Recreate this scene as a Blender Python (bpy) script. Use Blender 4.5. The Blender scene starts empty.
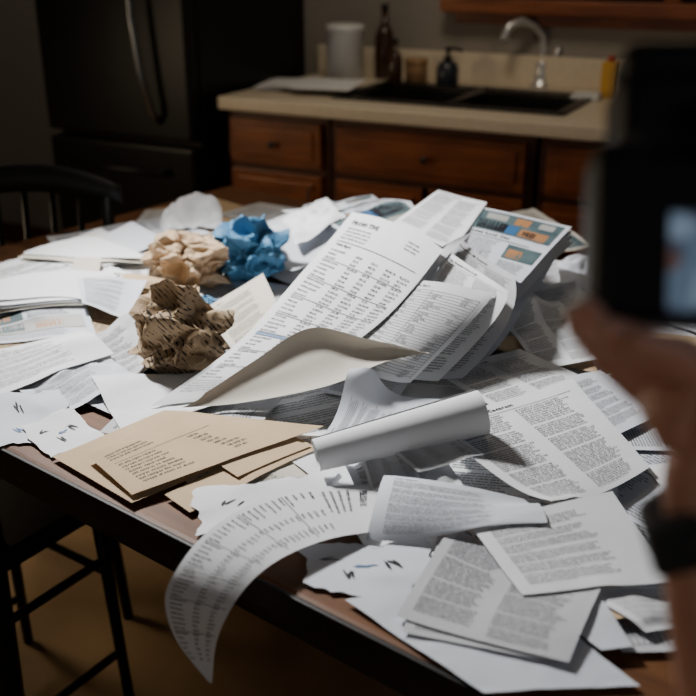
import bpy, bmesh, math, random
import numpy as np
from mathutils import Vector, Matrix, noise, Euler
random.seed(11); rng=np.random.RandomState(5)
S=bpy.context.scene; COL=S.collection
# ------------------------------------------------------------------ camera
PITCH=math.radians(23); FPX=956.0; CAMZ=1.35
cd=bpy.data.cameras.new("view_camera"); cam=bpy.data.objects.new("view_camera",cd); COL.objects.link(cam)
cam.location=(0,0,CAMZ); cam.rotation_euler=(math.radians(90)-PITCH,0,0)
cd.sensor_width=36; cd.lens=FPX*36/696; cd.clip_start=0.02
cd.dof.use_dof=True; cd.dof.focus_distance=1.24; cd.dof.aperture_fstop=3.8
S.camera=cam
sp,cp=math.sin(PITCH),math.cos(PITCH)
def ray(px,py):
    v=(py-348)/FPX
    return Vector(((px-348)/FPX, cp-v*sp, -sp-v*cp))
def P(px,py,z):
    r=ray(px,py); t=(z-CAMZ)/r.z
    return Vector((0,0,CAMZ))+r*t
def C(px,py,dep): return Vector((0,0,CAMZ))+ray(px,py)*dep
TZ=0.75
# ------------------------------------------------------------------ materials
def newmat(name):
    m=bpy.data.materials.new(name); m.use_nodes=True
    return m,m.node_tree,m.node_tree.nodes["Principled BSDF"]
def mat(name,c,rough=0.6,metal=0.0,nscale=0,namt=0.15,bump=0,bscale=60,spec=0.5,c2=None,coords='Object',stretch=None):
    m,nt,b=newmat(name)
    b.inputs["Base Color"].default_value=(*c,1); b.inputs["Roughness"].default_value=rough; b.inputs["Metallic"].default_value=metal
    b.inputs["Specular IOR Level"].default_value=spec
    tc=nt.nodes.new("ShaderNodeTexCoord"); mp=nt.nodes.new("ShaderNodeMapping")
    nt.links.new(tc.outputs[coords],mp.inputs[0])
    if stretch: mp.inputs["Scale"].default_value=stretch
    if nscale:
        n=nt.nodes.new("ShaderNodeTexNoise"); n.inputs["Scale"].default_value=nscale; n.inputs["Detail"].default_value=5
        nt.links.new(mp.outputs[0],n.inputs["Vector"])
        r=nt.nodes.new("ShaderNodeValToRGB")
        if c2 is None: c2=tuple(x*(1-namt) for x in c)
        r.color_ramp.elements[0].position=.35; r.color_ramp.elements[1].position=.68
        r.color_ramp.elements[0].color=(*c2,1); r.color_ramp.elements[1].color=(*c,1)
        nt.links.new(n.outputs["Fac"],r.inputs[0]); nt.links.new(r.outputs[0],b.inputs["Base Color"])
    if bump:
        n2=nt.nodes.new("ShaderNodeTexNoise"); n2.inputs["Scale"].default_value=bscale; n2.inputs["Detail"].default_value=4
        nt.links.new(mp.outputs[0],n2.inputs["Vector"])
        bp=nt.nodes.new("ShaderNodeBump"); bp.inputs["Strength"].default_value=bump; bp.inputs["Distance"].default_value=0.01
        nt.links.new(n2.outputs["Fac"],bp.inputs["Height"]); nt.links.new(bp.outputs[0],b.inputs["Normal"])
    return m
M={}
M['white']=mat("white_paper",(.80,.815,.84),.7,nscale=9,namt=.05,bump=.08,bscale=25,spec=.2)
M['cool']=mat("cool_white_paper",(.66,.69,.75),.7,nscale=9,namt=.08,bump=.08,bscale=25,spec=.2)
M['cream']=mat("cream_paper",(.66,.62,.54),.7,nscale=9,namt=.08,bump=.08,bscale=30,spec=.2)
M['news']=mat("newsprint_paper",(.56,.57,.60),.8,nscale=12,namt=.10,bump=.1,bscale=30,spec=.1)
M['tan']=mat("kraft_paper",(.58,.43,.27),.75,nscale=14,namt=.12,bump=.08,bscale=40,spec=.2)
M['ink']=mat("black_ink",(.012,.012,.018),.6,nscale=20,spec=.2)
M['grey']=mat("grey_ink",(.025,.027,.035),.6,nscale=20,spec=.2)
M['blue']=mat("blue_ink",(.03,.13,.30),.6,nscale=20)
M['orange']=mat("orange_ink",(.42,.20,.08),.6,nscale=20)
M['teal']=mat("teal_ink",(.045,.085,.10),.5,nscale=25,c2=(.10,.15,.16))
M['pale']=mat("pale_ink",(.40,.40,.38),.6,nscale=20)
MI=['ink','grey','blue','orange','teal','pale']
M['wood']=mat("table_wood",(.17,.072,.028),.5,nscale=5,c2=(.09,.036,.015),stretch=(1,9,1),bump=.05,spec=.25)
M['black']=mat("black_painted_wood",(.006,.0055,.0055),.5,nscale=8,spec=.35)
M['cherry']=mat("cherry_cabinet_wood",(.27,.078,.022),.4,nscale=4,c2=(.14,.038,.012),stretch=(1.5,1.5,7),bump=.04)
M['cherrydark']=mat("dark_cherry_wood",(.10,.03,.012),.5,nscale=5,c2=(.06,.017,.008),stretch=(1.5,1.5,7))
M['counter']=mat("cream_laminate",(.72,.63,.49),.35,nscale=60,namt=.08)
M['wall']=mat("painted_wall",(.28,.255,.22),.85,nscale=3,namt=.06,bump=.05)
M['wallgrey']=mat("grey_painted_wall",(.22,.21,.20),.85,nscale=3,namt=.06,bump=.05)
M['floor']=mat("tan_vinyl_floor",(.42,.28,.15),.5,nscale=6,namt=.2,bump=.03)
M['fridge']=mat("black_fridge_enamel",(.005,.005,.006),.4,nscale=30,spec=.25)
M['steel']=mat("brushed_steel",(.22,.23,.25),.35,metal=1,nscale=30,namt=.1)
M['darksteel']=mat("dark_sink_steel",(.06,.06,.065),.35,metal=.8,nscale=30,namt=.2)
M['chrome']=mat("chrome",(.62,.62,.63),.25,metal=.55,nscale=20,namt=.05)
M['ceramic']=mat("white_ceramic",(.70,.72,.72),.3,nscale=5,namt=.03)
M['glassdark']=mat("dark_brown_glass",(.05,.022,.012),.2,nscale=4)
M['blackplastic']=mat("black_plastic",(.008,.008,.010),.5,nscale=60,bump=.03,bscale=300,spec=.25)
M['bluejar']=mat("navy_plastic",(.03,.035,.05),.3,nscale=5)
M['lightwood']=mat("light_wood",(.42,.25,.12),.5,nscale=8,c2=(.3,.17,.08),stretch=(1,1,6))
M['yellow']=mat("yellow_carton",(.66,.36,.05),.5,nscale=5)
M['red']=mat("red_plastic",(.45,.04,.03),.4,nscale=5)
M['kraftball']=mat("crumpled_kraft",(.58,.42,.27),.75,nscale=7,namt=.15,bump=.25,bscale=40,spec=.2)
M['blueball']=mat("blue_tissue",(.085,.25,.42),.6,nscale=7,c2=(.055,.18,.33),bump=.25,bscale=40,spec=.3)
M['blackrub']=mat("black_rubber",(.01,.01,.011),.6,nscale=40)
def brownball():
    m,nt,b=newmat("crumpled_printed_kraft"); b.inputs["Roughness"].default_value=.75; b.inputs["Specular IOR Level"].default_value=.2
    tc=nt.nodes.new("ShaderNodeTexCoord"); mp=nt.nodes.new("ShaderNodeMapping"); mp.inputs["Rotation"].default_value=(.5,.7,.3)
    nt.links.new(tc.outputs["Object"],mp.inputs[0])
    w=nt.nodes.new("ShaderNodeTexWave"); w.inputs["Scale"].default_value=48; w.inputs["Distortion"].default_value=2; w.inputs["Detail"].default_value=2
    n=nt.nodes.new("ShaderNodeTexNoise"); n.inputs["Scale"].default_value=130; n.inputs["Detail"].default_value=1
    n3=nt.nodes.new("ShaderNodeTexNoise"); n3.inputs["Scale"].default_value=17
    for q in (w,n,n3): nt.links.new(mp.outputs[0],q.inputs[0])
    mu=nt.nodes.new("ShaderNodeMath"); mu.operation='MULTIPLY'; nt.links.new(w.outputs["Fac"],mu.inputs[0]); nt.links.new(n.outputs["Fac"],mu.inputs[1])
    mu2=nt.nodes.new("ShaderNodeMath"); mu2.operation='MULTIPLY'; nt.links.new(mu.outputs[0],mu2.inputs[0]); nt.links.new(n3.outputs["Fac"],mu2.inputs[1])
    r=nt.nodes.new("ShaderNodeValToRGB"); r.color_ramp.elements[0].position=.215; r.color_ramp.elements[1].position=.26
    r.color_ramp.elements[0].color=(.40,.29,.18,1); r.color_ramp.elements[1].color=(.05,.04,.03,1)
    nt.links.new(mu2.outputs[0],r.inputs[0]); nt.links.new(r.outputs[0],b.inputs["Base Color"])
    return m
M['brownball']=brownball()
def skinmat():
    m,nt,b=newmat("skin"); b.inputs["Roughness"].default_value=.5
    b.inputs["Subsurface Weight"].default_value=.08; b.inputs["Subsurface Radius"].default_value=(.01,.004,.002)
    tc=nt.nodes.new("ShaderNodeTexCoord"); n=nt.nodes.new("ShaderNodeTexNoise"); n.inputs["Scale"].default_value=30
    nt.links.new(tc.outputs["Object"],n.inputs[0]); r=nt.nodes.new("ShaderNodeValToRGB")
    r.color_ramp.elements[0].color=(.54,.26,.18,1); r.color_ramp.elements[1].color=(.66,.35,.25,1)
    nt.links.new(n.outputs["Fac"],r.inputs[0]); nt.links.new(r.outputs[0],b.inputs["Base Color"]); return m
M['skin']=skinmat()
def screenmat():
    m,nt,b=newmat("lcd_screen"); b.inputs["Roughness"].default_value=.2; b.inputs["Base Color"].default_value=(.02,.02,.03,1)
    tc=nt.nodes.new("ShaderNodeTexCoord"); n=nt.nodes.new("ShaderNodeTexVoronoi"); n.inputs["Scale"].default_value=75
    nt.links.new(tc.outputs["Object"],n.inputs[0])
    r=nt.nodes.new("ShaderNodeValToRGB"); r.color_ramp.interpolation='CONSTANT'
    e=r.color_ramp.elements; e[0].color=(.22,.29,.38,1); e[1].position=.6; e[1].color=(.06,.08,.12,1)
    x=e.new(.93); x.color=(.13,.07,.06,1); x=e.new(.3); x.color=(.12,.17,.24,1)
    nt.links.new(n.outputs["Color"],r.inputs[0]); nt.links.new(r.outputs[0],b.inputs["Emission Color"]); b.inputs["Emission Strength"].default_value=.6
    return m
M['screen']=screenmat()
# ------------------------------------------------------------------ mesh helpers
def bm_box(bm,c,s,bev=0,rot=None,mi=0):
    r=bmesh.ops.create_cube(bm,size=1); vs=r['verts']
    for v in vs: v.co=Vector((v.co.x*s[0],v.co.y*s[1],v.co.z*s[2]))
    if bev>0:
        es=list({e for v in vs for e in v.link_edges})
        rr=bmesh.ops.bevel(bm,geom=es,offset=bev,segments=2,affect='EDGES',profile=.6)
        vs=list({v for f in rr['faces'] for v in f.verts}|{v for v in vs if v.is_valid})
        seen=set(vs); st=list(vs)
        while st:
            v=st.pop()
            for e in v.link_edges:
                o=e.other_vert(v)
                if o not in seen: seen.add(o); st.append(o)
        vs=list(seen)
    for v in vs:
        co=v.co.copy()
        if rot is not None: co=rot@co
        v.co=co+Vector(c)
    for f in {f for v in vs for f in v.link_faces}: f.material_index=mi
def bm_lathe(bm,prof,c=(0,0,0),seg=28,rot=None,mi=0):
    rings=[]
    for r,z in prof:
        ring=[]
        for i in range(seg):
            a=2*math.pi*i/seg; co=Vector((r*math.cos(a),r*math.sin(a),z))
            if rot is not None: co=rot@co
            ring.append(bm.verts.new(co+Vector(c)))
        rings.append(ring)
    for a,b in zip(rings,rings[1:]):
        for i in range(seg):
            f=bm.faces.new((a[i],a[(i+1)%seg],b[(i+1)%seg],b[i])); f.material_index=mi; f.smooth=True
    f=bm.faces.new(rings[0][::-1]); f.material_index=mi
    f=bm.faces.new(rings[-1]); f.material_index=mi
def bm_tube(bm,pts,rad,seg=12,mi=0):
    pts=[Vector(p) for p in pts]; n=len(pts)
    if not isinstance(rad,(list,tuple)): rad=[rad]*n
    rings=[]; up=Vector((0,0,1)); prev=None
    for i,p in enumerate(pts):
        t=(pts[min(i+1,n-1)]-pts[max(i-1,0)]).normalized()
        if prev is None:
            a=t.cross(up)
            if a.length<.1: a=t.cross(Vector((1,0,0)))
        else: a=prev-t*prev.dot(t)
        a.normalize(); prev=a; b=t.cross(a)
        rings.append([bm.verts.new(p+rad[i]*(a*math.cos(2*math.pi*k/seg)+b*math.sin(2*math.pi*k/seg))) for k in range(seg)])
    for a,b in zip(rings,rings[1:]):
        for i in range(seg):
            f=bm.faces.new((a[i],a[(i+1)%seg],b[(i+1)%seg],b[i])); f.smooth=True; f.material_index=mi
    bm.faces.new(rings[0][::-1]).material_index=mi; bm.faces.new(rings[-1]).material_index=mi
def obj_from(name,build,mats,parent=None,loc=(0,0,0),rotz=0,label=None,cat=None,mw=None,group=None,kind=None):
    bm=bmesh.new(); build(bm); bmesh.ops.recalc_face_normals(bm,faces=bm.faces[:])
    me=bpy.data.meshes.new(name); bm.to_mesh(me); bm.free()
    for m in mats: me.materials.append(M[m])
    o=bpy.data.objects.new(name,me); COL.objects.link(o)
    if parent: o.parent=parent
    if mw is not None: o.matrix_world=mw
    else: o.location=loc; o.rotation_euler=(0,0,rotz)
    if label: o["label"]=label
    if cat: o["category"]=cat
    if group: o["group"]=group
    if kind: o["kind"]=kind
    return o
def empty(name,label,cat,loc=(0,0,0),rotz=0,parent=None,group=None):
    o=bpy.data.objects.new(name,None); COL.objects.link(o); o.empty_display_size=.05
    o.location=loc; o.rotation_euler=(0,0,rotz)
    if label: o["label"]=label
    if cat: o["category"]=cat
    if group: o["group"]=group
    if parent: o.parent=parent
    return o
def boxes(*bs):
    def f(bm):
        for b in bs: bm_box(bm,b[0],b[1],*(b[2:]))
    return f
# ------------------------------------------------------------------ kitchen frame
O=Vector((-.403,3.13,0)); TH=math.atan2(-.453,.892)
e=Vector((math.cos(TH),math.sin(TH),0)); n=Vector((-math.sin(TH),math.cos(TH),0))
def W(s,d,z): return O+e*s+n*d+Vector((0,0,z))
WD=.66
def structure(name,build,m): 
    o=obj_from(name,build,[m],loc=O,rotz=TH,kind="structure"); return o
structure("floor",boxes(((.2,-2.0,-.05),(6.4,6.0,.1))),'floor')
structure("ceiling",boxes(((.2,-2.0,2.55),(6.4,6.0,.1))),'wallgrey')
structure("wall_back",boxes(((.2,WD+.055,1.25),(6.4,.1,2.5))),'wall')
structure("wall_left",boxes(((-2.95,-2.0,1.25),(.1,6.0,2.5))),'wallgrey')
structure("wall_right",boxes(((3.35,-2.0,1.25),(.1,6.0,2.5))),'wallgrey')
structure("baseboard_back",boxes(((-1.9,WD-.004,.05),(2.0,.014,.1),.003)),'cherrydark')
def win(bm):
    bm_box(bm,(1.25,WD-.035,1.155),(1.5,.07,.045),.006)
    bm_box(bm,(1.25,WD-.012,1.115),(1.42,.024,.04),.004)
    for x in (.56,1.94): bm_box(bm,(x,WD-.015,1.66),(.08,.03,.97),.005)
    bm_box(bm,(1.25,WD-.015,2.18),(1.5,.03,.08),.005)
    bm_box(bm,(1.25,WD-.012,1.66),(.05,.022,.97),.004)
    bm_box(bm,(1.25,WD-.004,1.66),(1.34,.006,.97),0,None,1)
structure("window_1",win,'cherry').data.materials.append(M['fridge'])
sx0,sx1,sd0,sd1=.36,1.07,.10,.50
CX0,CX1=.0,2.6
def ctop(bm):
    z=.88; t=.04
    bm_box(bm,((CX0+sx0)/2,(WD-.03)/2,z),(sx0-CX0,WD+.03,t),.006)
    bm_box(bm,((CX1+sx1)/2,(WD-.03)/2,z),(CX1-sx1,WD+.03,t),.006)
    bm_box(bm,((sx0+sx1)/2,(sd0-.03)/2,z),(sx1-sx0+.01,sd0+.03,t),.006)
    bm_box(bm,((sx0+sx1)/2,(sd1+WD)/2,z),(sx1-sx0+.01,WD-sd1,t),.006)
    bm_box(bm,((CX0+CX1)/2,WD-.011,.95),(CX1-CX0,.02,.10),.004)
obj_from("countertop",ctop,['counter'],loc=O,rotz=TH,label="cream laminate kitchen countertop with low backsplash",cat="countertop")
def sink(bm):
    z=.905
    for a,b in ((sx0+.01,.71),(.735,sx1-.01)):
        w=b-a; c=(a+b)/2; d0=sd0+.015; d1=sd1-.05; dm=(d0+d1)/2; dd=d1-d0
        bm_box(bm,(c,dm,.725),(w,dd,.006))
        for x in (a+.003,b-.003): bm_box(bm,(x,dm,.81),(.006,dd,.17))
        for y in (d0+.003,d1-.003): bm_box(bm,(c,y,.81),(w,.006,.17))
        bm_lathe(bm,[(.03,.728),(.032,.731),(.02,.732)],(c,dm,0),20)
    bm_box(bm,((sx0+sx1)/2,sd0+.005,z),(sx1-sx0+.03,.03,.008),.003)
    bm_box(bm,((sx0+sx1)/2,sd1-.018,z),(sx1-sx0+.03,.07,.008),.003)
    for x,w in ((sx0,.03),(.7225,.03),(sx1,.03)): bm_box(bm,(x,(sd0+sd1)/2,z),(w,sd1-sd0,.008),.003)
obj_from("sink",sink,['darksteel'],loc=O,rotz=TH,label="dark steel double bowl sink set in the countertop",cat="sink")
def cabinet(s0,s1,ndoor,lab):
    E=empty("base_cabinet",lab,"cabinet",W((s0+s1)/2,0,0),TH,group="kitchen base cabinets")
    w=s1-s0
    obj_from("body",boxes(((-w/2+.01,WD/2+.01,.48),(.018,WD-.03,.755)),((w/2-.01,WD/2+.01,.48),(.018,WD-.03,.755)),
        ((0,WD/2+.01,.11),(w-.02,WD-.03,.018)),((0,WD-.03,.48),(w-.02,.012,.755)),
        ((0,.018,.845),(w-.002,.02,.026)),((0,.018,.685),(w-.002,.02,.03)),((0,.018,.115),(w-.002,.02,.03)),
        ((-w/2+.012,.018,.48),(.024,.02,.755)),((w/2-.012,.018,.48),(.024,.02,.755)),
        ((0,.08,.05),(w-.004,.02,.1))),['cherrydark'],E)
    def panel(bm,x,z,pw,ph):
        bm_box(bm,(x,-.002,z),(pw,.020,ph),.004)
        bm_box(bm,(x,-.014,z),(pw-.05,.008,ph-.05),.004)
    dr=obj_from("drawer",lambda bm:panel(bm,0,.765,w-.045,.14),['cherry'],E)
    obj_from("knob",lambda bm:bm_lathe(bm,[(.005,0),(.005,.010),(.011,.016),(.010,.022),(.004,.024)],(0,-.017,.765),16,Matrix.Rotation(math.radians(90),3,'X')),['darksteel'],dr)
    dw=(w-.045-(ndoor-1)*.02)/ndoor
    for i in range(ndoor):
        x=-(w-.045)/2+dw/2+i*(dw+.02)
        dd=obj_from("door",lambda bm:panel(bm,x,.40,dw,.55),['cherry'],E)
        hx=x+(dw/2-.03)*(1 if i==0 else -1)
        obj_from("handle",lambda bm:bm_tube(bm,[(hx,-.016,.56),(hx,-.04,.565),(hx,-.044,.60),(hx,-.04,.635),(hx,-.016,.64)],.004,8),['darksteel'],dd)
cabinet(.01,.385,1,"cherry wood base cabinet with drawer and single door")
cabinet(.395,1.035,2,"cherry wood sink cabinet with wide false drawer and two doors")
cabinet(1.05,1.58,1,"cherry wood base cabinet with drawer and single door")
cabinet(1.59,2.3,2,"cherry wood base cabinet with drawer and double doors")
F=empty("refrigerator","black refrigerator with long curved door handle","refrigerator",W(-.345,0,0),TH)
obj_from("body",boxes(((0,.29,.92),(.60,.68,1.76),.01)),['fridge'],F)
d=obj_from("door",boxes(((0,-.085,1.28),(.60,.055,1.04),.012)),['fridge'],F)
obj_from("handle",lambda bm:bm_tube(bm,[(.18,-.115,.82),(.18,-.150,.85),(.155,-.165,.98),(.14,-.17,1.15),(.14,-.165,1.40),(.16,-.15,1.63),(.16,-.115,1.66)],.010,12),['steel'],d)
d=obj_from("freezer_drawer",boxes(((0,-.085,.40),(.60,.055,.68),.012)),['fridge'],F)
obj_from("handle",lambda bm:bm_tube(bm,[(-.2,-.115,.66),(-.19,-.15,.66),(.19,-.15,.66),(.2,-.115,.66)],.010,12),['fridge'],d)
obj_from("toe_grille",boxes(((0,-.05,.03),(.56,.03,.055),.004)),['blackrub'],F)
structure("trim_1",boxes(((-1.25,WD-.018,1.48),(.9,.035,.10),.006)),'cherrydark')
def base(px,py): 
    p=P(px,py,.9008); return p
def item(name,label,cat,px,py,parts,rz=0):
    p=base(px,py)
    if len(parts)==1:
        nm,bf,mt=parts[0]; return obj_from(name,bf,[mt],loc=p,rotz=rz,label=label,cat=cat)
    E=empty(name,label,cat,p,rz)
    for nm,bf,mt in parts: obj_from(nm,bf,[mt],E)
item("canister","white ceramic canister with lid standing on the countertop","canister",345,80,[
 ("pot",lambda bm:bm_lathe(bm,[(.055,0),(.062,.004),(.064,.16),(.066,.163),(.060,.165)]),'ceramic'),
 ("lid",lambda bm:bm_lathe(bm,[(.066,.165),(.068,.17),(.067,.186),(.05,.19),(.01,.191)]),'ceramic')])
def bottle(h,r): return lambda bm:bm_lathe(bm,[(r*.9,0),(r,.004),(r,h*.55),(r*.75,h*.66),(r*.35,h*.74),(r*.32,h*.92)],seg=20)
def cap(h,r): return lambda bm:bm_lathe(bm,[(r*.36,h*.92),(r*.38,h*.93),(r*.38,h),(r*.3,h*1.003)],seg=16)
for px,py,h,r,l in ((384,78,.25,.034,"dark brown glass bottle with black cap"),(404,73,.27,.040,"tall dark glass bottle with black cap"),(395,85,.15,.024,"small brown glass bottle")):
    item("bottle",l,"bottle",px,py,[("body",bottle(h,r),'glassdark'),("cap",cap(h,r),'blackplastic')])
item("wooden_jar","light wooden jar beside dark bottles","jar",416,83,[("body",lambda bm:bm_lathe(bm,[(.034,0),(.038,.004),(.039,.06),(.037,.066)]),'lightwood'),("lid",lambda bm:bm_lathe(bm,[(.040,.066),(.041,.07),(.040,.082),(.01,.084)]),'lightwood')])
item("soap_dispenser","dark navy soap dispenser with pump by the sink","soap dispenser",447,86,[
 ("bottle",lambda bm:bm_lathe(bm,[(.034,0),(.038,.005),(.038,.055),(.030,.075),(.014,.083)]),'bluejar'),
 ("pump",lambda bm:(bm_lathe(bm,[(.015,.083),(.015,.095),(.006,.097),(.006,.115),(.012,.117),(.010,.127)]),bm_tube(bm,[(0,0,.121),(.02,-.01,.122),(.045,-.02,.116)],.005,8)),'blackplastic')])
fp=base(541,86)
FE=empty("faucet","chrome gooseneck kitchen faucet behind the sink","faucet",fp,TH)
obj_from("base",lambda bm:bm_lathe(bm,[(.040,0),(.040,.006),(.030,.012),(.026,.05),(.027,.075),(.016,.09)]),['chrome'],FE)
obj_from("spout",lambda bm:bm_tube(bm,[(0,0,.08),(0,0,.12),(-.005,-.005,.165),(-.03,-.03,.20),(-.065,-.06,.21),(-.095,-.09,.195),(-.105,-.10,.165),(-.107,-.102,.145)],[.015,.015,.014,.014,.014,.014,.015,.016],14),['chrome'],FE)
obj_from("lever",lambda bm:bm_tube(bm,[(.015,0,.065),(.045,-.005,.085),(.052,-.006,.13)],[.010,.009,.008],10),['chrome'],FE)
item("yellow_carton","yellow and orange carton standing on the countertop","carton",608,98,[("box",boxes(((0,0,.055),(.05,.04,.11),.003)),'yellow'),("cap",lambda bm:bm_lathe(bm,[(.012,.11),(.012,.125),(.010,.127)],seg=16),'red')],TH)
item("dish_cloth","folded white cloth beside the sink","cloth",586,99,[("c",lambda bm:(bm_box(bm,(0,0,.006),(.09,.06,.012),.005),bm_box(bm,(.005,.004,.016),(.075,.05,.009),.004)),'ceramic')],TH)
item("utensil_crock","dark crock of kitchen utensils on the countertop","utensils",672,78,[
 ("crock",lambda bm:bm_lathe(bm,[(.045,0),(.05,.005),(.052,.12),(.048,.125)]),'glassdark'),
 ("spatula",lambda bm:(bm_tube(bm,[(0,0,.1),(-.03,0,.22)],.005,8),bm_box(bm,(-.036,0,.25),(.04,.006,.07),.003)),'red'),
 ("spoon",lambda bm:(bm_tube(bm,[(.01,0,.1),(.03,.01,.23)],.005,8),bm_lathe(bm,[(.004,0),(.02,.015),(.022,.035),(.012,.055),(.003,.06)],(.03,.01,.22))),'lightwood'),
 ("whisk",lambda bm:bm_tube(bm,[(0,.01,.1),(.0,.02,.21),(.015,.02,.25),(0,.02,.28),(-.015,.02,.25),(0,.02,.212)],.003,6),'steel')],TH)

# ------------------------------------------------------------------ table
E1=P(0,446,TZ); E2=P(500,699,TZ)
A=(E1-E2); A.z=0; A.normalize(); B=Vector((A.y,-A.x,0))
if B.y<0: B=-B
CR=E2-A*.27
TL_,TW_=1.78,1.22
TC=CR+A*TL_/2+B*TW_/2; TROT=math.atan2(-A.y,-A.x)
T=empty("dining_table","dark wooden dining table buried under papers","table",(TC.x,TC.y,0),TROT)
obj_from("table_top",boxes(((0,0,TZ-.014),(TL_,TW_,.028),.006)),['wood'],T)
obj_from("apron",boxes(((0,-TW_/2+.05,TZ-.062),(TL_-.14,.022,.068)),((0,TW_/2-.05,TZ-.062),(TL_-.14,.022,.068)),((-TL_/2+.08,0,TZ-.062),(.022,TW_-.1,.068)),((TL_/2-.08,0,TZ-.062),(.022,TW_-.1,.068))),['black'],T)
obj_from("edge_band",boxes(((0,-TW_/2-.002,TZ-.0165),(TL_,.006,.033),.002)),['black'],T)
for x,y in ((-TL_/2+.56,-TW_/2+.07),(TL_/2-.15,-TW_/2+.07),(-TL_/2+.56,TW_/2-.08),(TL_/2-.15,TW_/2-.08)):
    def lg(bm,x=x,y=y):
        bm_box(bm,(x,y,TZ-.065),(.06,.06,.07),.004)
        bm_tube(bm,[(x,y,TZ-.09),(x,y,.60),(x,y,.3),(x,y,.0)],[.030,.032,.026,.018],16)
    obj_from("leg",lg,['black'],T)
def chair(label,loc,rz,cat="chair"):
    Ec=empty("dining_chair",label,cat,loc,rz)
    obj_from("seat",boxes(((0,0,.445),(.42,.40,.03),.012)),['black'],Ec)
    for sx in (-1,1):
        for sy in (-1,1):
            obj_from("leg",lambda bm:bm_tube(bm,[(sx*.16,sy*.15,.435),(sx*.18,sy*.17,.22),(sx*.20,sy*.19,0)],[.016,.014,.011],12),['black'],Ec)
    obj_from("stretcher",lambda bm:[bm_tube(bm,[(s*.178,-.17,.20),(s*.178,.17,.20)],.009,10) for s in (-1,1)]+[bm_tube(bm,[(-.178,0,.20),(.178,0,.20)],.009,10)],['black'],Ec)
    def back(bm):
        N=17; prev=None
        for i in range(N):
            t=i/(N-1)*2-1; x=t*.215; y=.225+.022*(1-t*t); zc=.83+.040*(1-t*t); hh=.030*(1-.35*abs(t)**3)
            ring=[bm.verts.new((x,y-.011,zc-hh)),bm.verts.new((x,y+.011,zc-hh)),bm.verts.new((x,y+.012,zc)),bm.verts.new((x,y+.008,zc+hh)),bm.verts.new((x,y-.008,zc+hh)),bm.verts.new((x,y-.012,zc))]
            if prev:
                for k in range(6): bm.faces.new((prev[k],prev[(k+1)%6],ring[(k+1)%6],ring[k])).smooth=True
            else: bm.faces.new(ring)
            prev=ring
        bm.faces.new(prev[::-1])
        for i in range(7):
            t=(i/6*2-1)*.88
            bm_tube(bm,[(t*.18,.17,.455),(t*.2,.19+.02*(1-t*t),.64),(t*.21,.225+.02*(1-t*t),.82+.03*(1-t*t))],[.009,.008,.007] if abs(t)<.85 else [.015,.014,.013],10)
    obj_from("backrest",back,['black'],Ec)
cb=P(44,180,.87)
chair("black spindle-back chair facing the table end",(cb.x-.03,cb.y-.22,0),math.radians(6))
SA=P(130,700,0); SB=SA+Vector((-.17,-.25,0)); ua=(SB-SA).normalized(); va=Vector((ua.y,-ua.x,0)) 
if va.x>0: va=-va
wS=.30; Cs=SA+ua*wS/2+va*wS/2
ST=empty("stool","black wooden stool tucked beneath the table","stool",(Cs.x,Cs.y,0),math.atan2(ua.y,ua.x))
obj_from("seat",boxes(((0,0,.445),(.31,.31,.035),.012)),['black'],ST)
for sx in (-1,1):
    for sy in (-1,1):
        obj_from("leg",lambda bm:bm_tube(bm,[(sx*.135,sy*.135,.43),(sx*.143,sy*.143,.2),(sx*.15,sy*.15,0)],[.012,.011,.010],12),['black'],ST)
for s in (-1,1):
    obj_from("stretcher",lambda bm:bm_tube(bm,[(s*.14,-.14,.30),(s*.14,.14,.30)],.008,8),['black'],ST)
    obj_from("stretcher",lambda bm:bm_tube(bm,[(-.14,s*.14,.33),(.14,s*.14,.33)],.008,8),['black'],ST)
    obj_from("stretcher",lambda bm:bm_tube(bm,[(-.145,s*.145,.12),(.145,s*.145,.12)],.008,8),['black'],ST)
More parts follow.
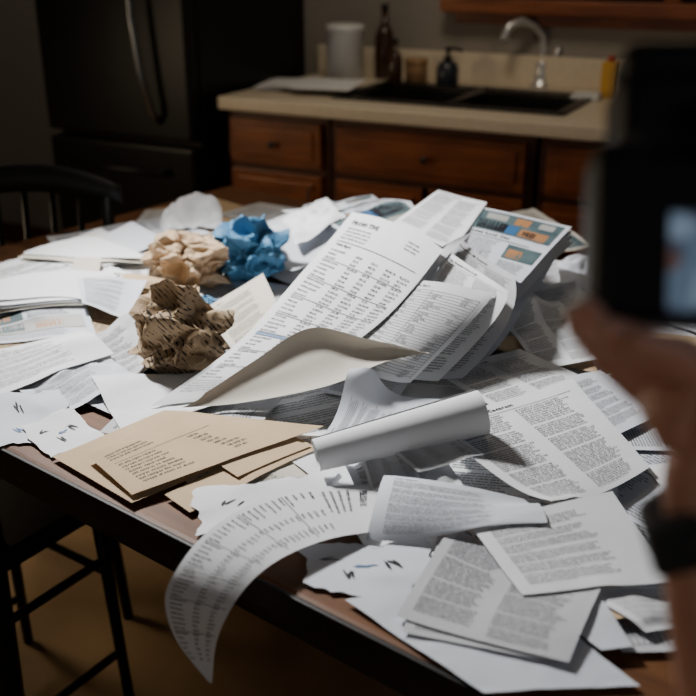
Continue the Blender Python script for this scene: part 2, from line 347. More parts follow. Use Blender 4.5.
# ------------------------------------------------------------------ print layouts
random.seed(3)
SY=["lo","rem","ta","vi","den","or","mi","su","per","al","con","ti","no","ex","qua","ter","el","in","pro","ve","sa","dum","ca","li","re","nt","us","am"]
def word(): return "".join(random.choice(SY) for _ in range(random.choice((1,2,2,3,3))))
def line(nc):
    s=word()
    while len(s)<nc-3: s+=" "+word()
    return s[:nc]
def num(): return random.choice(["%d,%03d.%02d"%(random.randint(1,48),random.randint(0,999),random.randint(0,99)),"%d.%02d"%(random.randint(10,999),random.randint(0,99))])
class Lay:
    def __init__(s,w,h): s.w,s.h=w,h; s.V=[];s.Fc=[];s.Mt=[];s.nv=0
    def add(s,v,f,m):
        s.V.append(np.asarray(v,float)); f=np.asarray(f,int)+s.nv; s.Fc.append(f); s.Mt.append(np.full(len(f),m)); s.nv+=len(v)
    def text(s,x,y,body,size,pitch=1.4,m=0):
        cu=bpy.data.curves.new("t",'FONT'); cu.body=body; cu.size=size; cu.resolution_u=1; cu.space_line=pitch; cu.fill_mode='BOTH'
        cu.dimensions='2D'; cu.offset=.030*size; cu.space_character=1.08
        ob=bpy.data.objects.new("t",cu); me=bpy.data.meshes.new_from_object(ob)
        nv=len(me.vertices)
        if nv:
            co=np.empty(nv*3); me.vertices.foreach_get("co",co); co=co.reshape(-1,3)
            me.calc_loop_triangles(); nt_=len(me.loop_triangles); t=np.empty(nt_*3,int); me.loop_triangles.foreach_get("vertices",t); t=t.reshape(-1,3)
            v=np.stack([x+co[:,0],y+size*.7-co[:,1]],1)
            s.add(v,t,m)
        bpy.data.objects.remove(ob); bpy.data.meshes.remove(me); bpy.data.curves.remove(cu)
    def rect(s,x,y,w,h,m=1):
        nx=max(1,int(w/8)); ny=max(1,int(h/8))
        xs=np.linspace(x,x+w,nx+1); ys=np.linspace(y,y+h,ny+1)
        v=[(a,b) for b in ys for a in xs]; f=[]
        for j in range(ny):
            for i in range(nx):
                a=j*(nx+1)+i; f+= [(a,a+1,a+nx+2),(a,a+nx+2,a+nx+1)]
        s.add(v,f,m)
    def poly(s,pts,m=0):
        s.add(pts,[(0,i,i+1) for i in range(1,len(pts)-1)],m)
    def done(s):
        if s.V:
            s.V=np.concatenate(s.V)/np.array([s.w,s.h]); s.Fc=np.concatenate(s.Fc); s.Mt=np.concatenate(s.Mt)
            s.V=np.clip(s.V,0.003,.997)
        return s
def L_statement(w=216,h=400):
    l=Lay(w,h); l.text(18,16,line(12).upper(),11,1.2,0); l.text(18,30,"\n".join(line(26) for _ in range(4)),4.8,1.35,0)
    l.text(150,18,"\n".join(line(14) for _ in range(3)),4.8,1.35,0)
    l.rect(16,58,w-32,1.3,0); l.text(18,62,line(10).title(),7,1.2,0)
    rows=int((h-130)/7.2); y0=74
    def colt(x,f,m=0): l.text(x,y0,"\n".join(f() for _ in range(rows)),5.3,7.2/5.3,m)
    colt(18,lambda:line(random.choice((10,14,17)))); colt(76,num); colt(112,num); colt(146,num); colt(179,num)
    for k in range(3,rows,5): l.rect(16,y0+k*7.2-1.5,w-32,.9,1)
    yb=y0+rows*7.2+3; l.rect(16,h*.60,w-32,5,2); l.rect(16,yb,w-32,.9,0); l.text(18,yb+5,"\n".join(line(60) for _ in range(4)),4,1.5,1)
    return l.done()
def L_letter(w=210,h=297):
    l=Lay(w,h); l.text(20,18,line(14).title(),8,1.2,0); y=34
    while y<h-40:
        k=random.choice((3,4,5,6)); l.text(20,y,"\n".join(line(58) for _ in range(k))+"\n"+line(random.randint(15,50)),4.9,1.35,0); y+=(k+1)*6.6+5
    return l.done()
def L_article(w=210,h=297):
    l=Lay(w,h); l.text(14,14,line(20).title(),10,1.2,0); l.rect(14,28,w-28,.9,1)
    for x in (14,109):
        y=33
        while y<h-26:
            k=random.randint(6,11); k=min(k,int((h-14-y)/5.6)); 
            if k<1: break
            l.text(x,y,"\n".join(line(34) for _ in range(k)),4.6,5.6/4.6,1); y+=k*5.6+5
    return l.done()
def L_form(w=210,h=297):
    l=Lay(w,h); l.text(14,14,line(16).title(),8,1.2,0); y=30
    while y<h-20:
        l.rect(14,y,w-28,.9,1); l.text(16,y+2.2,line(random.randint(8,20)),5,1,0)
        if random.random()<.75: l.text(90,y+2.2,line(random.randint(6,14)),5,1,1)
        if random.random()<.7: l.text(160,y+2.2,num(),5,1,0)
        y+=8.2
    l.rect(14,30,.9,y-30,1); l.rect(w-14.7,30,.9,y-30,1); l.rect(84,30,.8,y-30,1)
    return l.done()
def L_receipt(w=175,h=480):
    l=Lay(w,h); l.text(26,14,line(14).upper(),9,1.2,0); l.text(20,28,"\n".join(line(34) for _ in range(4)),5,1.4,0)
    k=int((h-90)/8.6); l.text(14,60,"\n".join(line(random.choice((12,16,19))) for _ in range(k)),5.0,8.6/5.0,0)
    l.text(82,60,"\n".join(num() for _ in range(k)),5.0,8.6/5.0,0); l.text(130,60,"\n".join(num() for _ in range(k)),5.0,8.6/5.0,0)
    for q in range(4,k,7): l.rect(12,60+q*8.6-2,w-24,.8,1)
    return l.done()
def L_env(w=230,h=160):
    l=Lay(w,h); l.text(20,22,"\n".join(line(30) for _ in range(3)),6,1.4,1)
    l.rect(20,56,170,.8,1); l.text(22,62,"\n".join(line(22) for _ in range(8)),6.2,1.6,1); l.text(140,62,"\n".join(num() for _ in range(8)),6.2,1.6,1)
    return l.done()
def L_brochure(w=210,h=297):
    l=Lay(w,h); l.rect(10,12,w-20,112,4); l.rect(18,70,70,48,0); l.rect(96,22,34,40,3); l.rect(120,76,66,44,3); l.rect(150,22,34,30,5); l.rect(88,70,26,48,2); l.rect(30,24,48,34,5); l.rect(128,84,30,30,0)
    l.text(14,132,line(13).title(),16,1.1,0); l.rect(14,152,w-60,2.5,1)
    l.text(14,162,"\n".join(line(34) for _ in range(18)),4.8,1.35,1); l.rect(116,162,84,60,4); l.rect(124,180,40,36,3); l.text(116,232,"\n".join(line(30) for _ in range(7)),4.8,1.35,1)
    return l.done()
def L_bar(w=210,h=297):
    l=Lay(w,h); l.rect(12,20,w-24,14,2); l.rect(12,40,80,80,4); l.rect(30,60,40,40,3); l.text(100,42,"\n".join(line(34) for _ in range(13)),4.8,1.3,1); l.rect(12,130,w-24,90,5); l.rect(30,140,60,60,4); l.rect(110,150,50,50,3)
    l.text(14,228,"\n".join(line(70) for _ in range(8)),4.6,1.35,1); return l.done()
def L_scrib(w=200,h=150,cols=(0,0,2),n_=4):
    l=Lay(w,h)
    for k in range(n_):
        cx,cy=w*(.2+.6*(k+.5)/n_),random.uniform(40,h-40); m=cols[k%len(cols)]; r0=random.uniform(6,11); an=random.uniform(0,3)
        for _ in range(3):
            pts=[]; ox,oy=random.uniform(-14,14),random.uniform(-4,4)
            for i in range(9):
                a=i*2*math.pi/9; r=r0*random.uniform(.5,1.2); x=r*1.6*math.cos(a); y=r*.3*math.sin(a)
                pts.append((cx+ox+x*math.cos(an)-y*math.sin(an),cy+oy+x*math.sin(an)+y*math.cos(an)))
            l.poly(pts,m); an+=.25
    return l.done()
LAY={'st':L_statement(),'le':L_letter(),'le2':L_letter(),'ar':L_article(),'ar2':L_article(),'fo':L_form(),'re':L_receipt(),'en':L_env(),'br':L_brochure(),'bb':L_bar(),'sc':L_scrib(),'sb':L_scrib(cols=(2,0,0)),'so':L_scrib(cols=(0,3,3))}
# ------------------------------------------------------------------ height field of the pile
GX0,GY0,GR=-1.5,.2,.006; NX,NY=500,480
H=np.full((NX,NY),TZ)
def Hs(x,y):
    fx=(x-GX0)/GR; fy=(y-GY0)/GR
    i=np.clip(fx.astype(int),1,NX-3); j=np.clip(fy.astype(int),1,NY-3)
    return np.maximum(np.maximum(H[i,j],H[i+1,j]),np.maximum(H[i,j+1],H[i+1,j+1]))
def blur(z):
    p=np.pad(z,1,mode='edge')
    return (p[1:-1,:-2]+p[1:-1,2:]+p[:-2,1:-1]+p[2:,1:-1])/4
def stamp(X):
    nv,nu=X.shape[:2]; k=3
    for a in np.linspace(0,1,k,endpoint=False):
        for b in np.linspace(0,1,k,endpoint=False):
            Q=(X[:-1,:-1]*(1-a)*(1-b)+X[1:,:-1]*a*(1-b)+X[:-1,1:]*(1-a)*b+X[1:,1:]*a*b).reshape(-1,3)
            i=((Q[:,0]-GX0)/GR).round().astype(int); j=((Q[:,1]-GY0)/GR).round().astype(int)
            ok=(i>0)&(i<NX-1)&(j>0)&(j<NY-1); np.maximum.at(H,(i[ok],j[ok]),Q[ok,2])
def cr(ctrl,t):
    m=len(ctrl)
    if m==2: 
        return ctrl[0]*(1-t).reshape(-1,*([1]*(ctrl.ndim-1)))+ctrl[1]*t.reshape(-1,*([1]*(ctrl.ndim-1)))
    c=np.concatenate([[2*ctrl[0]-ctrl[1]],ctrl,[2*ctrl[-1]-ctrl[-2]]])
    if m==3: c[0]=3*ctrl[0]-3*ctrl[1]+ctrl[2]; c[-1]=3*ctrl[2]-3*ctrl[1]+ctrl[0]
    s=t*(m-1); k=np.clip(s.astype(int),0,m-2); f=(s-k).reshape(-1,*([1]*(ctrl.ndim-1)))
    p0,p1,p2,p3=c[k],c[k+1],c[k+2],c[k+3]
    return .5*((2*p1)+(-p0+p2)*f+(2*p0-5*p1+4*p2-p3)*f*f+(-p0+3*p1-3*p2+p3)*f**3)
def nfield(X,sc,amp,seed):
    out=np.zeros(X.shape[:2])
    for a in range(X.shape[0]):
        for b in range(X.shape[1]):
            p=Vector((X[a,b,0]*sc+seed,X[a,b,1]*sc,seed*.37)); out[a,b]=noise.noise(p)+.5*abs(noise.noise(p*2.3))
    return out*amp
KIND={'white':("white printed sheet",'white'),'cool':("pale grey-white printed sheet",'cool'),'cream':("cream paper sheet",'cream'),'news':("newsprint page",'news'),'tan':("tan kraft envelope",'tan')}
def mesh_sheet(name,X,matn,lay,label,cat,off=.0005,group=None):
    nv,nu=X.shape[:2]
    c=X.reshape(-1,3).mean(0)
    dU=np.gradient(X,axis=1); dV=np.gradient(X,axis=0); N=np.cross(dU,-dV); N/=np.maximum(np.linalg.norm(N,axis=2,keepdims=True),1e-9)
    V=[X.reshape(-1,3)]
    idx=np.arange(nv*nu).reshape(nv,nu)
    a=idx[:-1,:-1].ravel();b=idx[1:,:-1].ravel();cc=idx[1:,1:].ravel();d_=idx[:-1,1:].ravel()
    loops=[np.stack([a,b,cc,d_],1).ravel()]; nq=len(a); tot=[np.full(nq,4)]; mi=[np.zeros(nq,int)]
    if lay is not None and len(lay.V):
        fu=lay.V[:,0]*(nu-1); fv=lay.V[:,1]*(nv-1); i=np.clip(fu.astype(int),0,nu-2); j=np.clip(fv.astype(int),0,nv-2); fu=(fu-i)[:,None]; fv=(fv-j)[:,None]
        def bl(G): return G[j,i]*(1-fu)*(1-fv)+G[j,i+1]*fu*(1-fv)+G[j+1,i]*(1-fu)*fv+G[j+1,i+1]*fu*fv
        pos=bl(X)+bl(N)*(off+np.linspace(0,.0002,len(lay.V)))[:,None]
        V.append(pos); loops.append((lay.Fc+nv*nu).ravel()); tot.append(np.full(len(lay.Fc),3)); mi.append(lay.Mt+1)
    V=np.concatenate(V)-c; loops=np.concatenate(loops); tot=np.concatenate(tot); mi=np.concatenate(mi)
    me=bpy.data.meshes.new(name); me.vertices.add(len(V)); me.vertices.foreach_set("co",V.ravel().astype(np.float32))
    me.loops.add(len(loops)); me.loops.foreach_set("vertex_index",loops.astype(np.int32))
    me.polygons.add(len(tot)); st=np.concatenate([[0],np.cumsum(tot)[:-1]]); me.polygons.foreach_set("loop_start",st.astype(np.int32))
    me.polygons.foreach_set("material_index",mi.astype(np.int32)); me.polygons.foreach_set("use_smooth",np.ones(len(tot),bool))
    me.update(calc_edges=True); me.validate()
    me.materials.append(M[matn])
    for k in MI: me.materials.append(M[k])
    o=bpy.data.objects.new(name,me); COL.objects.link(o); o.location=c
    o["label"]=label; o["category"]=cat
    if group: o["group"]=group
    return o
def hero(name,kind,lay,net,label,cat="paper",nu=36,nv=44,crumple=.0,rag=0,clamp=True,stampit=True,off=.0006,wav=.002):
    ct=np.array([[list(P(px,py,TZ+z/1000)) for px,py,z in row] for row in net])
    X=cr(ct,np.linspace(0,1,nv)); X=np.swapaxes(cr(np.swapaxes(X,0,1),np.linspace(0,1,nu)),0,1).copy()
    sd=random.uniform(0,50)
    if crumple: X[...,2]+=nfield(X,14,crumple,sd)
    else: X[...,2]+=nfield(X,5,wav,sd)
    if rag:
        U,Vv=np.meshgrid(np.linspace(-1,1,nu),np.linspace(-1,1,nv)); cen=X.mean((0,1))
        w=np.maximum(abs(U),abs(Vv))**6; nz=nfield(X,22,rag,sd+3)
        X[...,:2]-= (X[...,:2]-cen[:2])*(w*nz)[...,None]
    if clamp:
        hs=Hs(X[...,0],X[...,1])+.0012; dlt=np.maximum(0,hs-X[...,2]); d0=dlt.copy()
        for _ in range(160): dlt=np.maximum(d0,blur(dlt))
        for _ in range(4): dlt=blur(dlt)
        X[...,2]+=dlt+.0006
    if stampit: stamp(X)
    return mesh_sheet(name,X,kind,LAY.get(lay),label,cat,off)
def filler(px,py,z0,ang,w,h,kind,lay,curl=.006,label=None,name="paper_sheet",cat="paper",c=None):
    if c is None: c=P(px,py,TZ+z0)
    nu,nv=26,34
    u,v=np.meshgrid(np.linspace(-.5,.5,nu),np.linspace(.5,-.5,nv)); ca,sa=math.cos(ang),math.sin(ang)
    X=np.zeros((nv,nu,3)); X[...,0]=c.x+u*w*ca-v*h*sa; X[...,1]=c.y+u*w*sa+v*h*ca
    hs=Hs(X[...,0],X[...,1])+.0012; z=hs.copy()
    for _ in range(110): z=np.maximum(hs,blur(z))
    sd=random.uniform(0,90); th=random.uniform(0,6.28); k=(u*math.cos(th)+v*math.sin(th)+.5)
    z=z+curl*np.clip(k,0,1.2)**2+ (nfield(X,6,curl*.35,sd)+curl*.25).clip(0)
    X[...,2]=z; stamp(X)
    return mesh_sheet(name,X,kind,LAY.get(lay),label or KIND[kind][0]+" lying loose in the paper pile",cat,.0006)
random.seed(21)
tl=[]
for k in range(400):
    a=random.uniform(.14,1.62); b=random.uniform(.15,1.06)
    p=CR+A*a+B*b
    if any((p-q).length<.125 for q in tl): continue
    tl.append(p)
random.shuffle(tl)
kinds=['white','cool','white','cream','news','cool','tan','white','news','cool']
lays=['le','ar','fo','ar2','le2','ar',None,'fo','ar2','le']
for k,p in enumerate(tl):
    kd=kinds[k%len(kinds)]; ly=lays[(k*3)%len(lays)] if kd!='tan' else None
    w,h=random.choice(((.21,.297),(.21,.297),(.15,.21),(.11,.22)))
    q_=p-CR
    if q_.dot(B)<.24: w,h=.15,.20
    filler(0,0,0,random.uniform(0,6.28),w,h,kd,ly,curl=random.uniform(.002,.006) if q_.dot(B)<.6 else random.uniform(.003,.012),c=p)
random.seed(5)
for k in range(12):
    px=random.uniform(400,470); py=random.uniform(280,335)
    filler(px,py,.03,random.uniform(0,6.28),.20,.26,random.choice(['white','cool','news','cream']),random.choice(['le','ar','fo']),curl=random.uniform(.007,.012))
for k in range(7):
    filler(random.uniform(20,140),random.uniform(262,335),.01,random.uniform(-.5,.5)+.4,.21,.29,random.choice(['white','cool','cream','tan']),random.choice(['fo','le']),curl=random.uniform(.003,.006))
for k in range(10):
    filler(random.uniform(240,540),random.uniform(228,262),.01,random.uniform(0,6.28),.2,.26,random.choice(['white','cool','cream','tan']),random.choice(['le',None,'br']),curl=random.uniform(.006,.018))
print("fillers",len(tl),"H max",H.max()-TZ)
random.seed(8)
G="paper_sheet"
hero(G,'white',None,[[(160,232,10),(190,193,75),(222,214,30)],[(165,240,8),(195,236,10),(222,236,8)]],"crumpled white sheet at the far side of the pile",crumple=.03)
hero(G,'cool','br',[[(303,208,50),(368,199,55)],[(312,240,35),(378,224,40)]],"colour-printed leaflet on top of far papers",crumple=.008)
hero(G,'white',None,[[(283,243,30),(325,222,42)],[(296,268,22),(347,252,30)]],"blank white sheet with folded corner",crumple=.02)
hero(G,'white',None,[[(24,262,30),(100,228,40)],[(88,286,25),(158,262,32)]],"white sheet on top of a neat stack")
hero(G,'cool',None,[[(80,248,42),(132,222,55)],[(95,276,34),(166,240,42)]],"white envelope on the stacked papers")
hero(G,'cream',None,[[(18,262,42),(92,238,42)],[(84,274,38),(156,266,38)]],"cream folded letter on a paper stack")
hero(G,'white',None,[[(24,256,50),(60,242,56),(96,238,50)],[(82,266,44),(118,262,50),(152,260,48)]],"white folded letter on a paper stack")
hero("paper_strip",'cream',None,[[(75,262,56),(102,263,56)],[(70,292,42),(97,292,42)]],"narrow cream paper strip hanging over the stack",nu=8,nv=14)
hero("brochure",'cool','bb',[[(-30,322,20),(85,314,22)],[(-20,350,12),(98,346,14)]],"glossy brochure with coloured picture under sheets","brochure")
for k in range(3):
    hero(G,['cream','news','white'][k],['le','ar','le2'][k],[[(-34+k*9,304-k*4,22+k*4),(126-k*3,294-k*3,24+k*4)],[(-14+k*4,326-k*3,18+k*4),(106-k*10,324-k*3,18+k*4)]],"sheet in a loose stack over a brochure")
hero(G,'white',None,[[(-10,292,40),(55,280,50),(118,288,42)],[(-16,311,38),(45,310,36),(84,312,38)]],"white curled sheet on stacked papers")
hero(G,'cool','le2',[[(78,292,42),(148,286,46)],[(84,318,34),(128,322,36)]],"small printed slip beside crumpled paper",nu=24,nv=24)
hero(G,'news','le',[[(62,362,14),(140,322,20)],[(100,398,8),(168,368,12)]],"wrinkled grey printed sheet beside crumpled paper",crumple=.012)
hero(G,'cool','le2',[[(10,388,8),(90,352,10)],[(55,418,5),(140,388,7)]],"rumpled sheet beneath a typed letter",crumple=.015)
hero(G,'white','le',[[(-40,358,20),(84,333,34)],[(-10,400,10),(115,361,18)]],"white typed letter near the table end")
hero("torn_paper",'cool','sb',[[(-20,402,4),(60,396,6)],[(0,445,3),(80,440,4)]],"torn white paper with blue and black marks",rag=.25)
hero("torn_paper",'white','sc',[[(20,428,4),(70,415,5)],[(50,462,2),(108,440,3)]],"torn white scrap with dark splotches",rag=.25)
hero(G,'white',None,[[(92,386,8),(205,372,28)],[(122,434,6),(235,400,24)]],"blank cream-white sheet beside crumpled paper",crumple=.004)
hero(G,'cream','le2',[[(203,310,42),(263,274,62)],[(242,364,26),(288,328,48)]],"cream printed page leaning by crumpled balls")
def ball(name,px,py,rx,ry,rz,m,label,seed,amp=.5,g=(.42,.16,.05),peak=0):
    c=P(px,py,TZ+.015+rz*.9)
    def bf(bm):
        bmesh.ops.create_icosphere(bm,subdivisions=6,radius=1)
        for v in bm.verts:
            p=v.co.copy(); s=Vector((seed,seed*.7,seed*.3))
            q=p+amp*noise.noise_vector(p*1.5+s)+amp*.34*noise.noise_vector(p*3.4+s)
            r=0
            for f,a in zip((1.4,2.9,6),g):
                dd=noise.voronoi(p*f+s+.35*noise.noise_vector(p*1.6+s))[0]; r+=a*(min(dd[1]-dd[0],.7)*-1.4+.35)
            q=q*(1+r*.9)
            if peak: q.z+=peak*max(0,p.z)**3*(1+.5*noise.noise(p*5+s)); q.x-=peak*.25*max(0,p.z)**3
            v.co=Vector((q.x*rx,q.y*ry,max(q.z*rz,-rz*.9)))
    return obj_from(name,bf,[m],loc=c,label=label,cat="crumpled paper")
ball("crumpled_paper",188,262,.064,.058,.046,'kraftball',"crumpled ball of tan kraft paper",3.1,g=(.42,.26,.07))
ball("crumpled_paper",250,253,.058,.056,.054,'blueball',"crumpled ball of bright blue paper",8.7,g=(.45,.22,.05))
ball("crumpled_paper",182,340,.060,.052,.050,'brownball',"crumpled brown paper with dark printing",8.7,amp=.5,g=(.45,.22,.05),peak=.6)
ball("crumpled_paper",204,303,.02,.016,.010,'blueball',"small scrap of crumpled blue paper",2.3)
hero(G,'cool',None,[[(557,266,35),(598,257,35)],[(560,288,25),(602,292,25)]],"blue-white scrap at the pile edge",crumple=.02)
hero(G,'white','le',[[(520,300,50),(575,280,45)],[(530,322,35),(600,305,30)]],"white sheet at the pile edge",crumple=.01)
hero("envelope",'tan',None,[[(482,338,48),(575,330,42)],[(505,352,26),(600,374,14)]],"tan kraft folder with lifted edge","envelope")
hero(G,'white','ar2',[[(498,326,46),(560,304,46)],[(540,370,22),(606,362,20)]],"white printed sheet leaning on the pile side")
hero(G,'white','ar',[[(432,372,36),(520,350,38)],[(552,442,18),(642,402,14)]],"white article page spread on the pile")
hero(G,'cool','le',[[(540,392,22),(600,372,20)],[(610,440,16),(668,412,12)]],"printed sheet beneath an article page")
hero(G,'cool','ar',[[(472,226,128),(552,268,90)],[(445,300,85),(520,322,58)],[(402,378,32),(478,376,22)]],"printed page fanned against the pile")
for k in range(4):
    o_=k*3
    hero("brochure" if k==3 else G,'cool' if k==3 else 'white','br' if k==3 else 'le',[[(478,226-o_,118+o_),(574-k,243-o_,104+o_)],[(450,280-o_,104+o_),(520,300-o_,90+o_)]],"glossy colour brochure with photographs and headline" if k==3 else "white printed sheet beneath a colour brochure","brochure" if k==3 else "paper",wav=.001)
hero(G,'white','ar2',[[(438,191,158),(487,204,146)],[(392,224,144),(452,252,140)]],"white typed page on top of the pile")
hero(G,'news','ar',[[(458,244,136),(514,276,122)],[(430,300,104),(508,322,84)],[(385,378,46),(462,380,34)]],"grey dense printed page fanned against the pile")
hero(G,'white','ar2',[[(448,252,146),(508,292,130)],[(416,305,108),(492,325,92)],[(366,376,56),(438,382,42)]],"white dense printed page in the fan")
hero(G,'news',None,[[(444,247,150),(472,236,148)],[(400,292,116),(432,282,122)],[(340,350,74),(386,338,84)]],"grey sheet coloured as a shaded underside between pages")  # grey stock carries the shade of a curved sheet's underside
hero(G,'white','fo',[[(404,282,132),(448,284,134),(494,299,116)],[(370,318,106),(412,330,104),(452,342,86)],[(336,353,76),(372,376,62),(410,384,48)]],"white invoice form page with ruled rows")
hero("bill_statement",'white','st',[[(352,213,165),(398,224,172),(443,250,160)],[(300,275,124),(345,295,122),(392,318,108)],[(236,345,68),(285,352,74),(335,360,72)],[(150,408,14),(205,403,22),(262,398,30)]],"long white bill statement with columns of figures and blue bar","bill",nu=44,nv=80)
hero("envelope",'cream',None,[[(205,396,34),(255,368,62),(310,343,88),(370,362,74),(430,379,52)],[(196,406,22),(255,392,34),(318,376,48),(372,378,46),(427,382,44)],[(182,415,10),(255,410,20),(330,403,30),(380,394,36),(422,385,40)]],"cream envelope curling up at the front of the bill","envelope",nu=60,nv=24)
hero(G,'cool','le2',[[(322,440,10),(350,396,34)],[(380,470,12),(440,400,40)]],"printed sheet under the roll and cream envelope")
hero("envelope",'tan',None,[[(165,498,3),(290,440,5)],[(190,516,2),(318,458,4)]],"tan envelope at the bottom of a small stack","envelope")
hero("torn_paper",'white','so',[[(188,498,4),(330,476,6)],[(196,536,3),(345,520,5)]],"torn paper with brown and orange marks",rag=.3)
hero("envelope",'tan',None,[[(52,457,6),(165,416,10)],[(132,505,5),(324,430,12)]],"large tan kraft envelope lying on the table edge","envelope")
hero("envelope",'tan',None,[[(205,460,10),(280,440,14)],[(238,484,6),(312,452,10)]],"tan kraft envelope partly covered","envelope")
hero("envelope",'tan','en',[[(88,457,16),(180,414,22)],[(132,496,12),(322,427,26)]],"tan kraft envelope printed with list of figures","envelope")
hero("torn_paper",'cool','sc',[[(300,548,5),(430,540,7)],[(290,586,3),(425,607,4)]],"torn white paper scrap with dark marks",rag=.35)
hero(G,'cool',None,[[(345,602,3),(500,585,4)],[(484,694,3),(640,688,3)]],"blank white sheet at the table corner",crumple=.003)
hero(G,'white','le',[[(580,600,5),(690,582,6)],[(645,640,4),(720,622,4)]],"white printed sheet near the table corner")
hero(G,'cool',None,[[(560,628,4),(600,610,5)],[(600,658,3),(632,655,3)]],"white slip under newsprint",nu=14,nv=14)
hero(G,'white','le2',[[(345,470,20),(440,455,30)],[(370,520,10),(470,505,16)]],"rumpled small sheets beneath the roll",crumple=.02)
hero(G,'white','fo',[[(362,462,34),(405,455,38)],[(372,492,20),(422,486,24)]],"small folded slip beneath the roll",crumple=.012,nu=20,nv=20)
hero("newspaper_page",'news','ar',[[(440,540,12),(596,606,8)],[(402,634,5),(556,668,5)]],"newsprint page beneath another","newspaper")
hero("newspaper_page",'news','ar2',[[(455,520,24),(528,556,18),(602,588,20)],[(424,570,16),(500,600,11),(585,628,12)],[(396,618,8),(480,645,7),(568,668,7)]],"newsprint page with dense columns of text","newspaper",nu=44,nv=50,off=.0009)
hero(G,'white','le',[[(470,526,30),(540,508,42),(612,492,30)],[(522,597,16),(600,590,20),(673,583,18)]],"white typed letter with lifted edge")
hero(G,'cool','le2',[[(384,476,34),(450,484,46),(524,500,34)],[(376,500,34),(450,512,36),(538,520,24)],[(366,542,8),(450,548,8),(545,548,10)]],"sheet curling upward under the roll")
hero(G,'white','ar',[[(434,421,50),(500,402,36),(572,381,26)],[(484,468,46),(552,448,34),(612,424,24)],[(550,514,26),(602,494,22),(650,467,18)]],"white article page with folded edge and columns of text",nu=44,nv=48)
hero(G,'white','fo',[[(393,453,46),(456,440,50)],[(418,474,36),(484,462,42)]],"small white note on curled sheets",nu=20,nv=16)
b1=[(385,482,22),(300,490,28),(245,508,36),(205,535,38),(178,568,28),(165,600,5),(176,640,-35),(208,682,-75)]
b2=[(372,532,16),(335,538,22),(300,550,24),(270,566,24),(246,588,14),(228,615,-5),(216,645,-40),(212,684,-80)]
hero("receipt",'white','re',[[b1[i],b2[i]] for i in range(8)],"long white receipt curling over the table edge","receipt",nu=20,nv=90,clamp=False)
def roll():
    a=P(316,455,TZ+.045); b=P(482,412,TZ+.078); ax=(b-a); Lr=ax.length; ax.normalize()
    s=ax.cross(Vector((0,0,1))).normalized(); t=s.cross(ax)
    nv,nu=60,24; X=np.zeros((nv,nu,3))
    for i in range(nv):
        th=i/(nv-1)*2*math.pi*1.55+2.2
        for j in range(nu):
            f=j/(nu-1); r=(.0205+.0085*f)*(1-.12*i/(nv-1))
            p=a+ax*Lr*f+s*math.cos(th)*r+t*math.sin(th)*r; X[i,j]=p
    return mesh_sheet("rolled_paper",X,'white',None,"rolled-up white sheet resting on loose papers","paper roll")
roll()
def cp_(px,py,w,h,ang,z,lab):
    c=P(px,py,.9+z); X=np.zeros((14,12,3)); u,v=np.meshgrid(np.linspace(-.5,.5,12),np.linspace(.5,-.5,14)); ca,sa=math.cos(ang),math.sin(ang)
    X[...,0]=c.x+u*w*ca-v*h*sa; X[...,1]=c.y+u*w*sa+v*h*ca; X[...,2]=c.z+.004*np.clip(u+v,0,1)
    mesh_sheet("paper_sheet",X,'white',None,lab,"paper",group="papers on the countertop")
for k in range(6): cp_(290+k*8,85+random.uniform(-2,2),.19,.25,TH+random.uniform(-.3,.3),.003+k*.004,"white sheet stacked on the countertop")
# ------------------------------------------------------------------ handheld camera + person
cm=Euler((math.radians(90)-PITCH,0,0)).to_matrix()
DC=.44
R=(cm@Euler((0,math.radians(-6),math.radians(-2))).to_matrix()).to_4x4()
HC=bpy.data.objects.new("handheld_camera",None); COL.objects.link(HC); HC.empty_display_size=.05
HC["label"]="black digital camera held up to photograph the papers"; HC["category"]="camera"
HC.matrix_world=Matrix.Translation(C(741,240,DC))@R
def cpart(name,b,m): 
    o=obj_from(name,b,[m],HC); return o
cpart("body",boxes(((0,0,0),(.140,.084,.042),.010),((.052,0,-.026),(.036,.08,.03),.012)),'blackplastic')
cpart("viewfinder",boxes(((-.018,.055,-.004),(.084,.040,.050),.010),((-.010,.048,.026),(.036,.024,.018),.005)),'blackplastic')
cpart("flash",boxes(((-.018,.078,-.012),(.076,.026,.040),.008)),'blackplastic')
cpart("screen",boxes(((-.003,-.013,.0225),(.068,.044,.003),.001)),'screen')
cpart("lens",lambda bm:bm_lathe(bm,[(.034,-.02),(.036,-.03),(.036,-.07),(.039,-.072),(.039,-.10),(.034,-.102)],(-.012,0,0),32),'blackplastic')
for x,y in ((.048,.02),(.048,.0),(.048,-.02)):
    cpart("button",lambda bm:bm_lathe(bm,[(.005,.018),(.005,.024),(.004,.0245)],(x,y,0),14),'blackrub')
cpart("mode_dial",lambda bm:bm_lathe(bm,[(.012,.0),(.012,.010),(.011,.011)],(.045,.042,0),20,Matrix.Rotation(math.radians(-90),3,'X')),'blackrub')
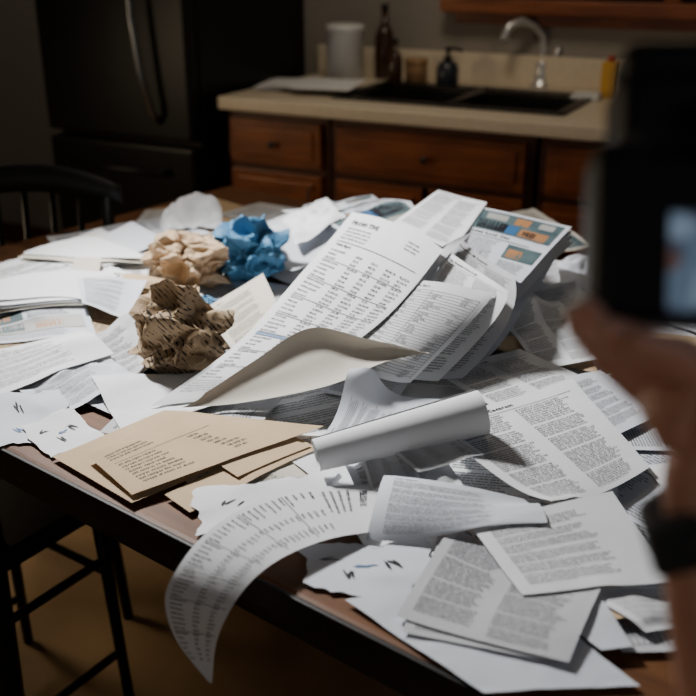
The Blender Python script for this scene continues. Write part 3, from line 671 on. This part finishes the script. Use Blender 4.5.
def person():
    J=[];Ed=[];Rd=[]
    def add(p,r,par=None):
        J.append(p);Rd.append(r); 
        if par is not None: Ed.append((par,len(J)-1))
        return len(J)-1
    r0=add(C(810,1150,.50),(.050,.050))
    el=add(C(790,960,.50),(.046,.044),r0); f1=add(C(762,770,.48),(.040,.036),el); f2=add(C(732,620,.46),(.034,.028),f1)
    w=add(C(708,512,.45),(.028,.021),f2); p1=add(C(692,455,.447),(.036,.018),w); p2=add(C(674,405,.442),(.038,.015),p1)
    F=[ [(648,392,.455),(612,358,.458),(586,330,.455),(571,306,.450)],
        [(658,376,.440),(622,346,.438),(594,322,.434),(580,300,.430)],
        [(676,366,.425),(640,344,.420),(612,335,.416),(590,326,.412)],
        [(700,368,.412),(668,350,.408),(645,345,.405),(624,340,.402)]]
    rr=[.0095,.0098,.0092,.0082]
    for f,r in zip(F,rr):
        a=add(C(*f[0]),(r*1.15,r*1.15),p2)
        for q,k in zip(f[1:],(1.02,.95,.78)): a=add(C(*q),(r*k,r*k),a)
    a=add(C(722,440,.425),(.014,.013),p1)
    a=add(C(738,395,.412),(.0115,.011),a); add(C(742,350,.402),(.009,.009),a)
    me=bpy.data.meshes.new("person"); me.from_pydata(J,Ed,[]); o=bpy.data.objects.new("person",me); COL.objects.link(o)
    me.materials.append(M['skin'])
    sk=o.modifiers.new("skin",'SKIN'); sk.use_smooth_shade=True; sk.branch_smoothing=.6
    for i,v in enumerate(me.skin_vertices[0].data): v.radius=Rd[i]; v.use_root=(i==0)
    ss=o.modifiers.new("sub",'SUBSURF'); ss.levels=2; ss.render_levels=2
    o["label"]="person with bare forearm holding up a black camera"; o["category"]="person"
    ax=(J[w]-J[f2]).normalized(); c=J[w]-ax*.004
    q=Vector((0,0,1)).rotation_difference(ax).to_matrix()
    obj_from("wristband",lambda bm:(bm_lathe(bm,[(.028,-.010),(.0315,-.009),(.032,.009),(.028,.010)],c,32,q),bm_box(bm,c+Vector((-.022,-.020,.0)),(.026,.012,.026),.004,q)),['blackrub'],o)
person()
# ------------------------------------------------------------------ lights
def area(name,loc,tgt,size,e_,col,sy=None):
    l=bpy.data.lights.new(name,'AREA'); l.energy=e_; l.size=size; l.color=col
    if sy: l.shape='RECTANGLE'; l.size_y=sy
    o=bpy.data.objects.new(name,l); COL.objects.link(o); o.location=loc
    o.rotation_euler=(Vector(tgt)-Vector(loc)).to_track_quat('-Z','Y').to_euler(); return o
def spot(name,loc,tgt,ang,bl,rad,e_,col):
    l=bpy.data.lights.new(name,'SPOT'); l.energy=e_; l.spot_size=math.radians(ang); l.spot_blend=bl; l.shadow_soft_size=rad; l.color=col
    o=bpy.data.objects.new(name,l); COL.objects.link(o); o.location=loc
    o.rotation_euler=(Vector(tgt)-Vector(loc)).to_track_quat('-Z','Y').to_euler(); return o
spot("table_light",(-.80,2.0,2.0),(-.02,1.42,.80),66,1.0,.11,275,(1,.985,.965))
area("sink_light",W(.75,-.35,2.3),W(.7,.1,.9),.5,6.3,(1,.84,.64),.3)
area("room_fill",(1.3,-.5,2.0),(.1,1.3,.7),.9,2.8,(.72,.84,1))
area("hand_fill",(-.5,-.9,1.3),(.2,.5,1.25),.5,1.8,(1,.86,.72))  # added fill aimed at the hand and camera; no doorway stands here
area("floor_fill",(-1.7,2.3,1.0),(-.3,1.7,0),.4,7,(1,.78,.5))  # added warm fill for the floor under the table, not a hall lamp
area("corner_fill",(-1.5,3.0,2.3),(-1.5,3.6,.6),.4,3.0,(1,.9,.78))  # unseen lamp added to lift the left wall, fridge and chair from darkness
w=bpy.data.worlds.new("world"); S.world=w; w.use_nodes=True
w.node_tree.nodes["Background"].inputs[0].default_value=(.5,.6,.8,1); w.node_tree.nodes["Background"].inputs[1].default_value=.01
